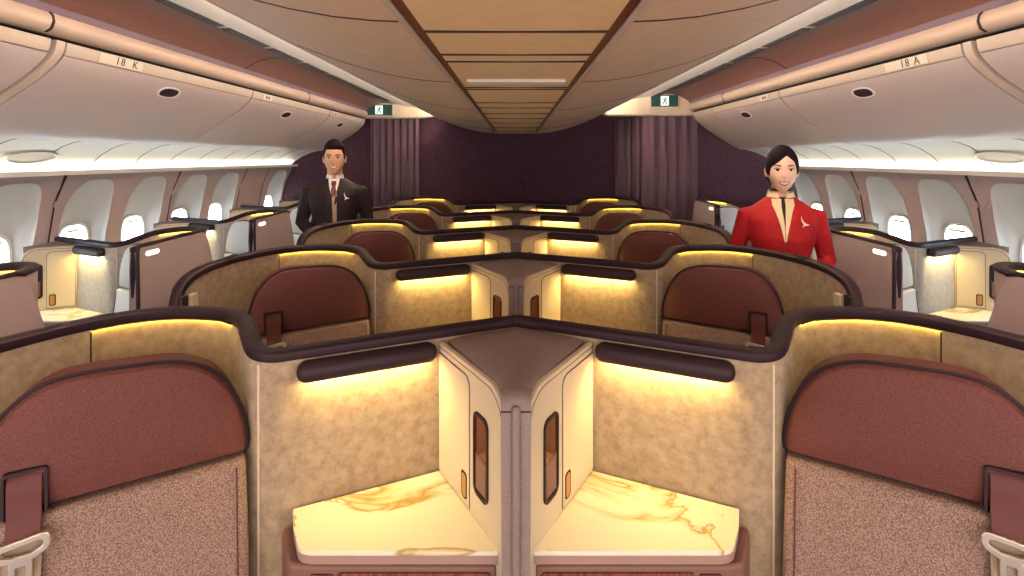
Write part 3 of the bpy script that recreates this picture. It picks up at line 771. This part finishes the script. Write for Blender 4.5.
exit_sign(-1.715, 6.40, Z(.602), .33, .135, 'green exit sign over the left aisle')
exit_sign(1.60, 5.50, Z(.615), .29, .125, 'green exit sign over the right aisle')

# ------------------------------------------------------------------ people
M_skinw = mat('skin_light', (.78, .50, .37), .5)
M_skinm = mat('skin_tan', (.60, .31, .19), .5)
M_hair = mat('black_hair', (.008, .004, .006), .7, spec=.08, noise=(90, (.014, .007, .009), .35, .7, 4))
M_red = mat('red_wool', (.30, .004, .008), .7, spec=.3, noise=(45, (.42, .008, .011), .3, .7, 5))
M_suit = mat('dark_suit', (.012, .005, .008), .65, spec=.3, noise=(45, (.026, .012, .016), .3, .7, 5))
M_creamc = mat('cream_collar', (.78, .66, .40), .6)
M_shirt = mat('white_shirt', (.80, .80, .78), .6)
M_tie = mat('tie', (.20, .012, .03), .5, noise=(60, (.04, .01, .02), .4, .6, 2))
M_vest = mat('tan_placket', (.36, .24, .18), .6)
M_eyew = mat('eye_white', (.80, .78, .76), .3)
M_iris = mat('iris', (.02, .01, .008), .2)
M_lip = mat('lips_red', (.42, .04, .045), .4)
M_lipm = mat('lips_natural', (.45, .15, .12), .5)
M_teeth = mat('teeth', (.85, .83, .80), .3)
M_brow = mat('eyebrow', (.05, .025, .02), .8)
M_badge = mat('badge', (.85, .82, .74), .35)
M_shoe = mat('shoe', (.015, .012, .012), .3)

def g(a, s): return math.exp(-(a/s)**2)
def head_pt(sx, sy, sz, w, d, h, male):
    x, y, z = w*sx, d*sy, h*sz
    if sz < 0:
        x *= 1 - (.26 if male else .34)*(-sz)**1.7
        if sy > 0: y *= 1 - .45*min(1, -sz)
    if sy < 0:
        y = -d*(abs(sy)**.82)
        if sz < 0: y *= 1 + .10*(-sz)
    if sy < .1:
        y -= .020*g(x, .010)*g(z+.030, .014) + .010*g(x, .008)*g(z+.010, .018)          # nose
        y += .009*(g(x-.031, .015)+g(x+.031, .015))*g(z-.004, .012)                        # sockets
        y -= .004*(g(x-.030, .02)+g(x+.030, .02))*g(z-.024, .008)                          # brows
        y -= .005*(g(x-.040, .016)+g(x+.040, .016))*g(z+.030, .018)                        # smiling cheeks
        y -= .004*g(x, .024)*g(z+.062, .014)
        y -= .006*g(x, .018)*g(z+.102, .012)
    return V(x, y, z)
def sphere_rings(fn, nu=40, nv=28):
    rings = []
    for i in range(1, nv):
        th = math.pi*i/nv; sz = math.cos(th); r = math.sin(th)
        rings.append([fn(r*math.cos(2*math.pi*k/nu), r*math.sin(2*math.pi*k/nu), sz) for k in range(nu)])
    return rings
def ellips(mb, c, r, nu=16, nv=10, rot=None):
    c = V(*c)
    f = lambda x, y, z: c + ((rot @ V(x*r[0], y*r[1], z*r[2])) if rot else V(x*r[0], y*r[1], z*r[2]))
    mb.loft(sphere_rings(f, nu, nv))
def solid(mb, name, m, voxel, smooth_it=2, parent=None):
    me = bpy.data.meshes.new(name); me.from_pydata([tuple(p) for p in mb.v], [], mb.f)
    bm = bmesh.new(); bm.from_mesh(me); bmesh.ops.recalc_face_normals(bm, faces=bm.faces); bm.to_mesh(me); bm.free()
    o = bpy.data.objects.new(name+'_src', me); COL.objects.link(o)
    r = o.modifiers.new('r', 'REMESH'); r.mode = 'VOXEL'; r.voxel_size = voxel
    s = o.modifiers.new('s', 'SMOOTH'); s.factor = .5; s.iterations = smooth_it
    bpy.context.view_layer.update()
    m2 = bpy.data.meshes.new_from_object(o.evaluated_get(bpy.context.evaluated_depsgraph_get()))
    bpy.data.objects.remove(o); m2.name = name
    m2.materials.clear(); m2.materials.append(m); m2.polygons.foreach_set('use_smooth', [True]*len(m2.polygons))
    ob = bpy.data.objects.new(name, m2); COL.objects.link(ob)
    if parent: ob.parent = parent
    return ob
def bvh_of(ob): return BVHTree.FromPolygons([v.co[:] for v in ob.data.vertices], [p.vertices[:] for p in ob.data.polygons])
def patch(bvh, rows, nx, off, name, m, parent, th=.002, xc=0):
    """rows of (z, x_left, x_right): a grid laid on the front of a body"""
    mb = MB(); fr = []; last = -.1
    for z, a, b in rows:
        r = []
        for i in range(nx+1):
            x = a+(b-a)*i/nx; hit = bvh.ray_cast(V(x, -1, z), V(0, 1, 0))
            y = hit[0].y if hit[0] else last
            last = y; r.append(V(x, y-off, z))
        fr.append(r)
    mb.loft([r + [p+V(0, th+off, 0) for p in reversed(r)] for r in fr])
    o = mb.build(name, m, parent, (0,0,0), smooth=True); return o
def torso(mb, levels, n=32):
    rings = []
    for z, rx, ry, cy in levels:
        rings.append([V(rx*abs(math.cos(t))**.85*math.copysign(1, math.cos(t)), cy+ry*abs(math.sin(t))**.9*math.copysign(1, math.sin(t)), z) for t in [2*math.pi*k/n for k in range(n)]])
    mb.loft(rings)
def hand(mb, wr, d, side, palm_n):
    """palm, four fingers and a thumb; wr wrist, d pointing direction, palm_n back-of-hand normal, side +-1 where the thumb leaves"""
    d = d.normalized(); nrm = (palm_n - d*palm_n.dot(d)).normalized(); u = d.cross(nrm)*side
    rot = Matrix((u, d, nrm)).transposed()
    ellips(mb, wr+d*.045, (.040, .052, .016), rot=rot)
    for i, (o, L) in enumerate(((.027,.066),(.009,.076),(-.009,.071),(-.027,.056))):
        b = wr+d*.075+u*o; q = -nrm
        mb.tube([b, b+d*L*.42+q*.004, b+d*L*.74+q*.016, b+d*L*.92+q*.032], [.0092,.0088,.0082,.0072], 8)
    b = wr+d*.022+u*.034
    mb.tube([b, b+u*.022+d*.024-nrm*.006, b+u*.026+d*.052-nrm*.014], [.0115,.0105,.0088], 8)

def person(loc, yaw, male, H, headc, shz, hh):
    w_, d_ = (.074, .096) if male else (.070, .092)
    hc = V(0, -.012, headc)
    skin = M_skinm if male else M_skinw
    mb = MB()
    mb.loft([[hc + p for p in r] for r in sphere_rings(lambda a, b, c: head_pt(a, b, c, w_, d_, hh, male), 56, 44)])
    for s in (1, -1): ellips(mb, hc+V(s*(w_+.003), .012, -.006), (.009, .019, .031), rot=Matrix.Rotation(s*.35, 3, 'Z'))
    nr = .056 if male else .046
    mb.tube([hc+V(0,.022,-.05), hc+V(0,.030,-.13), V(0,.030,shz+.0)], [nr*.98, nr, nr*1.15], 20)
    sx = .178 if male else .158
    k = H/1.72
    torso(mb, [(.88*k,.13,.09,0),(1.05*k,.115,.085,0),(1.22*k,.12,.085,0),(shz-.07,.125,.07,.01),(shz-.01,.065,.05,.02)])
    hz = 1.0*k
    el = .235 if male else .218
    for s in (1, -1):
        S = V(s*(sx-.012), .015, shz-.085); E = V(s*el, .05, 1.12*k); W = V(s*.085, (-.15 if male else -.19) - (.03 if s > 0 else 0), hz)
        mb.tube([S, (S+E)/2, E, (E+W)/2, W], [.036,.034,.030,.028,.024], 14)
        hand(mb, W, V(-s*.86, -.12, -.45), -s if False else s, V(0, -1, .15))
        Hp = V(s*.09, 0, .88*k); Kn = V(s*.095, -.01, .48*k); An = V(s*.09, .02, .09)
        mb.tube([Hp, (Hp+Kn)/2, Kn, (Kn+An)/2+V(0,.015,.03), An], [.085,.072,.052,.050,.035], 16)
        mb.tube([An, V(s*.10, -.12, .035)], [.032,.028], 10)
    body = solid(mb, 'person', skin, .0048, 2)
    B = bvh_of(body)
    # face
    def mirror_rows(rows): return [(z, -b, -a) for z, a, b in rows]
    ez = headc + .004
    for s in (1, -1):
        e = [(ez+dz, .031-hx, .031+hx+tl) for dz, hx, tl in ((-.0058,.006,0),(-.0038,.0125,.001),(0,.0155,.001),(.0042,.012,.002),(.0062,.006,.002))]
        ir = [(ez+dz, .031-hx, .031+hx) for dz, hx in ((-.0052,.004),(-.003,.0062),(.001,.0068),(.0045,.0055),(.0060,.004))]
        lash = [(ez+dz, .031-hx, .031+hx+.003) for dz, hx in ((.0035,.0165),(.0055,.0135),(.0085,.008))]
        br = [(ez+dz, a, b) for dz, a, b in (((.0165,.014,.020),(.020,.014,.047),(.0245,.017,.050),(.027,.026,.046)) if male else ((.0185,.014,.020),(.021,.014,.034),(.0238,.017,.048),(.0262,.026,.049)))]
        f = (lambda r: r) if s == 1 else mirror_rows
        eo = patch(B, f(e), 6, .0012, 'eye', M_eyew, body); patch(B, f(ir), 4, .0022, 'iris', M_iris, eo)
        patch(B, f(lash), 6, .0026, 'eyelid', M_brow, eo); patch(B, f(br), 6, .0018, 'eyebrow', M_brow, body)
    mz = headc - .063
    # smiling mouth: curved bands built as upper and lower lip around the teeth
    def smile(w, zt_, zb_, curve, name, m, off, par):
        mb2 = MB(); n = 14; top = []; bot = []
        for i in range(n+1):
            x = -w + 2*w*i/n; q = (x/w)**2
            for lst, z in ((top, mz+zt_*(1-q*q)+curve*q), (bot, mz+zb_*(1-q)+curve*q-.0006)):
                hit = B.ray_cast(V(x, -1, z), V(0,1,0)); lst.append(V(x, (hit[0].y if hit[0] else -.1)-off, z))
        mb2.loft([[a, b, b+V(0,.004,0), a+V(0,.004,0)] for a, b in zip(top, bot)])
        return mb2.build(name, m, par, (0,0,0), smooth=True)
    lips = smile(.0285, .0075, -.0135, .009, 'lips', M_lipm if male else M_lip, .0018, body)
    smile(.0235, .0030, -.0070, .0085, 'teeth', M_teeth, .0034, lips)
    # hair
    def hairf(a, b, c):
        p = head_pt(a, b, c, w_, d_, hh, male); n = V(a, b, c)
        z, x, y = p.z, p.x, p.y
        if male:
            front = (z - (.066 + .0*x))/.012
            side = min((y+.050)/.015, (z+.012+ (0 if y < .0 else .05))/.014)
            t = max(front if abs(x) < .075 else -1, side)
            t = max(-1, min(1, t)); top = max(0, min(1, (z-.03)/.06))
            o = .005 + .016*top + .008*top*max(0, -b) if t > 0 else 0
            off = -.012 + (o+.012)*(t+1)/2
        else:
            line = .080 - .9*abs(x-.012) if abs(x-.012) < .09 else 0
            front = (z - max(line, -.02))/.014
            side = min((y+.060-.35*max(0, .02-z))/.020, (z+.030+(0 if y < .02 else .05))/.024)
            t = max(-1, min(1, max(front, side)))
            o = .009 + .010*max(0, z/.12)
            off = -.012 + (o+.012)*(t+1)/2
            if t > .3 and z > .05: off -= .005*g(x-.014, .004)*max(0,-b)
        return hc + p + n*off
    mb = MB(); mb.loft(sphere_rings(hairf, 64, 48))
    hair = mb.build('hair', M_hair, body, (0,0,0), smooth=True)
    if not male:
        mb = MB(); ellips(mb, hc+V(0,.118,-.030), (.042,.034,.040)); mb.build('hair_bun', M_hair, hair, (0,0,0), smooth=True)
    # jacket
    mb = MB()
    if male:
        torso(mb, [(.80*k,.175,.118,0),(.95*k,.168,.116,0),(1.10*k,.158,.110,0),(1.25*k,.175,.120,0),(shz-.10,.190,.118,.005),(shz-.055,.186,.100,.012),(shz-.022,.150,.084,.018),(shz+.002,.108,.074,.02),(shz+.022,.078,.070,.025)])
    else:
        torso(mb, [(.82*k,.165,.118,0),(.92*k,.160,.116,0),(1.06*k,.128,.098,0),(1.14*k,.134,.104,0),(1.24*k,.156,.122,-.008),(shz-.10,.166,.112,0),(shz-.055,.162,.094,.012),(shz-.022,.128,.080,.018),(shz+.002,.092,.070,.02),(shz+.022,.066,.062,.025)])
    for s in (1, -1):
        S = V(s*sx, .015, shz-.040); E = V(s*(el+.004), .05, 1.12*k); W = V(s*.098, (-.135 if male else -.175) - (.03 if s > 0 else 0), hz+.012)
        a = .060 if male else .052
        mb.tube([V(S.x*.88, S.y, S.z-.030), S+V(s*.010,0,-.032), (S+E)/2, E, (E+W)/2, W], [a*.72, a*.88, a*.90, a*.84, a*.76, a*.66], 18)
    jk = solid(mb, 'jacket', M_suit if male else M_red, .008, 5, body)
    J = bvh_of(jk)
    if male:
        patch(J, [(shz+.020,-.040,.040),(shz-.01,-.036,.036),(shz-.05,-.028,.028),(shz-.10,-.014,.014)], 8, .003, 'shirt', M_shirt, body)
        patch(J, [(shz-.07-.03*q,-.010+.001*min(q,9),.024) for q in range(20)], 4, .004, 'placket', M_vest, body)
        t = patch(J, [(shz+.004,-.016,.016),(shz-.022,-.018,.018),(shz-.034,-.012,.012),(shz-.07,-.018,.020),(shz-.11,-.014,.018)], 6, .009, 'tie', M_tie, body, .006)
        for s in (1, -1):   # standing shirt collar and dark lapels
            mb = MB()
            pts = []
            for i in range(9):
                a = math.radians(-90 + s*(14+i*20)); pts.append(a)
            top = [V(.060*math.cos(a), .024+.062*math.sin(a), shz+.052+.006*math.sin(a)) for a in pts]; bot = [V(.068*math.cos(a), .024+.070*math.sin(a), shz+.010) for a in pts]
            mb.loft([[p, q, q*.97+V(0,.0008,.03*q.z*0+q.z*.03), p*.97+V(0,.0008,p.z*.03)] for p, q in zip(top, bot)])
            mb.build('shirt_collar', M_shirt, body, (0,0,0), smooth=True)
            rows = [(shz+.018, .040,.060),(shz-.02,.034,.070),(shz-.06,.026,.064),(shz-.12,.012,.040),(shz-.17,.006,.014)]
            patch(J, rows if s == 1 else mirror_rows(rows), 4, .006, 'lapel', M_suit, jk, .004)
    else:
        # cream stand collar open in a V with black scarf edge inside
        for s in (1, -1):
            pts = [math.radians(-90 + s*(16+i*20)) for i in range(9)]
            mb = MB()
            top = [V(.062*math.cos(a), .022+.060*math.sin(a), shz+.050+.012*math.sin(a)) for a in pts]; bot = [V(.074*math.cos(a), .022+.072*math.sin(a), shz-.004+.010*math.sin(a)) for a in pts]
            mb.loft([[p, q, V(q.x*.93, q.y*.93+.001, q.z), V(p.x*.93, p.y*.93+.001, p.z)] for p, q in zip(top, bot)])
            mb.build('collar', M_creamc, body, (0,0,0), smooth=True)
            rows = [(shz+.012,.008,.052),(shz-.02,.010,.052),(shz-.05,.008,.040),(shz-.09,.004,.028),(shz-.14,.0015,.016),(shz-.20,.001,.004)]
            patch(J, rows if s == 1 else mirror_rows(rows), 5, .005, 'collar_front', M_creamc, jk, .003)
        patch(J, [(shz+.016,-.009,.009),(shz-.03,-.010,.010),(shz-.07,-.005,.005),(shz-.11,-.0015,.0015)], 3, .0035, 'blouse', M_iris, body)
        patch(J, [(shz-.16-.04*q,-.0016,.0016) for q in range(10)], 2, .0025, 'zip', M_strap, jk)
        mb = MB(); mb.tube([V(.047*math.cos(a), .016+.050*math.sin(a), shz+.058) for a in [math.radians(-170+i*20) for i in range(9)]], .008, 8)
        mb.build('scarf', M_iris, body, (0,0,0), smooth=True)
    # pale winged badge on the left breast (picture right)
    bx, bz = (.088, shz-.115) if male else (.088, shz-.105)
    wing = [(-.010,.034),(-.008,.018),(.000,.004),(.010,-.004),(.026,-.010),(.016,-.012),(.004,-.013),(-.012,-.022),(-.004,-.008),(-.008,.002),(-.013,.018)]
    hit = J.ray_cast(V(bx, -1, bz), V(0,1,0)); c = hit[0] if hit[0] else V(bx,-.12,bz); nrm = hit[1] if hit[0] else V(0,-1,0)
    if nrm.y > 0: nrm = -nrm
    u = V(0,0,1).cross(nrm); u = -u if u.x < 0 else u; u.normalize(); v = nrm.cross(u); v = -v if v.z < 0 else v
    mb = MB(); mb.plate(wing, (c, u, v, nrm), .0005, .004); mb.build('wing_badge', M_badge, jk, (0,0,0))
    # cuffs, trousers or skirt, shoes
    if male:
        mb = MB(); torso(mb, [(.72*k,.155,.11,0),(.85*k,.160,.112,0),(.96*k,.150,.105,0)])
        for s in (1, -1):
            mb.tube([V(s*.085,0,.84*k), V(s*.095,-.01,.48*k), V(s*.095,.015,.12)], [.098,.076,.064], 18)
        solid(mb, 'trousers', M_suit, .012, 4, body)
    else:
        mb = MB(); torso(mb, [(.48,.165,.118,0),(.62,.175,.125,0),(.80*k,.170,.122,0),(.95*k,.145,.108,0)]); solid(mb, 'skirt', M_red, .012, 4, body)
    for s in (1, -1):
        mb = MB(); ellips(mb, (s*.10, -.06, .042), (.046, .140, .042)); mb.box(s*.10-.04, s*.10+.04, .0, .075, 0, .06)
        solid(mb, 'shoe', M_shoe, .008, 2, body)
    body.location = loc; body.rotation_euler = (0, 0, yaw)
    return body
# woman: hair top 1.718, chin 1.466;  man: hair top 1.798, chin 1.517
wo = person((1.405, 2.70, 0), math.radians(-19), False, 1.71, 1.584, 1.425, .117)
tag(wo, 'smiling woman in a red jacket with cream collar standing in the right aisle', 'person')
ma = person((-1.372, 3.86, 0), math.radians(14), True, 1.79, 1.646, 1.475, .126)
tag(ma, 'smiling man in a dark suit and dark red tie standing in the left aisle', 'person')


# ------------------------------------------------------------------ world, camera, colour
w = bpy.data.worlds.new('world'); SC.world = w; w.use_nodes = True
w.node_tree.nodes['Background'].inputs['Color'].default_value = (1.0, .86, .78, 1)
w.node_tree.nodes['Background'].inputs['Strength'].default_value = 2.0
cam = bpy.data.cameras.new('camera'); co = bpy.data.objects.new('camera', cam); COL.objects.link(co)
co.location = (0, 0, CAM_Z); co.rotation_euler = (math.radians(90), 0, 0)
cam.sensor_width = 36; cam.lens = F/1024*36; cam.shift_x = -4/1024; cam.shift_y = -130/1024; cam.clip_start = .02
SC.camera = co
SC.view_settings.view_transform = 'Standard'; SC.view_settings.look = 'None'; SC.view_settings.gamma = 1
SC.view_settings.use_curve_mapping = False; SC.view_settings.exposure = 0.75
SC.cycles.use_denoising = True
SC.cycles.max_bounces = 6
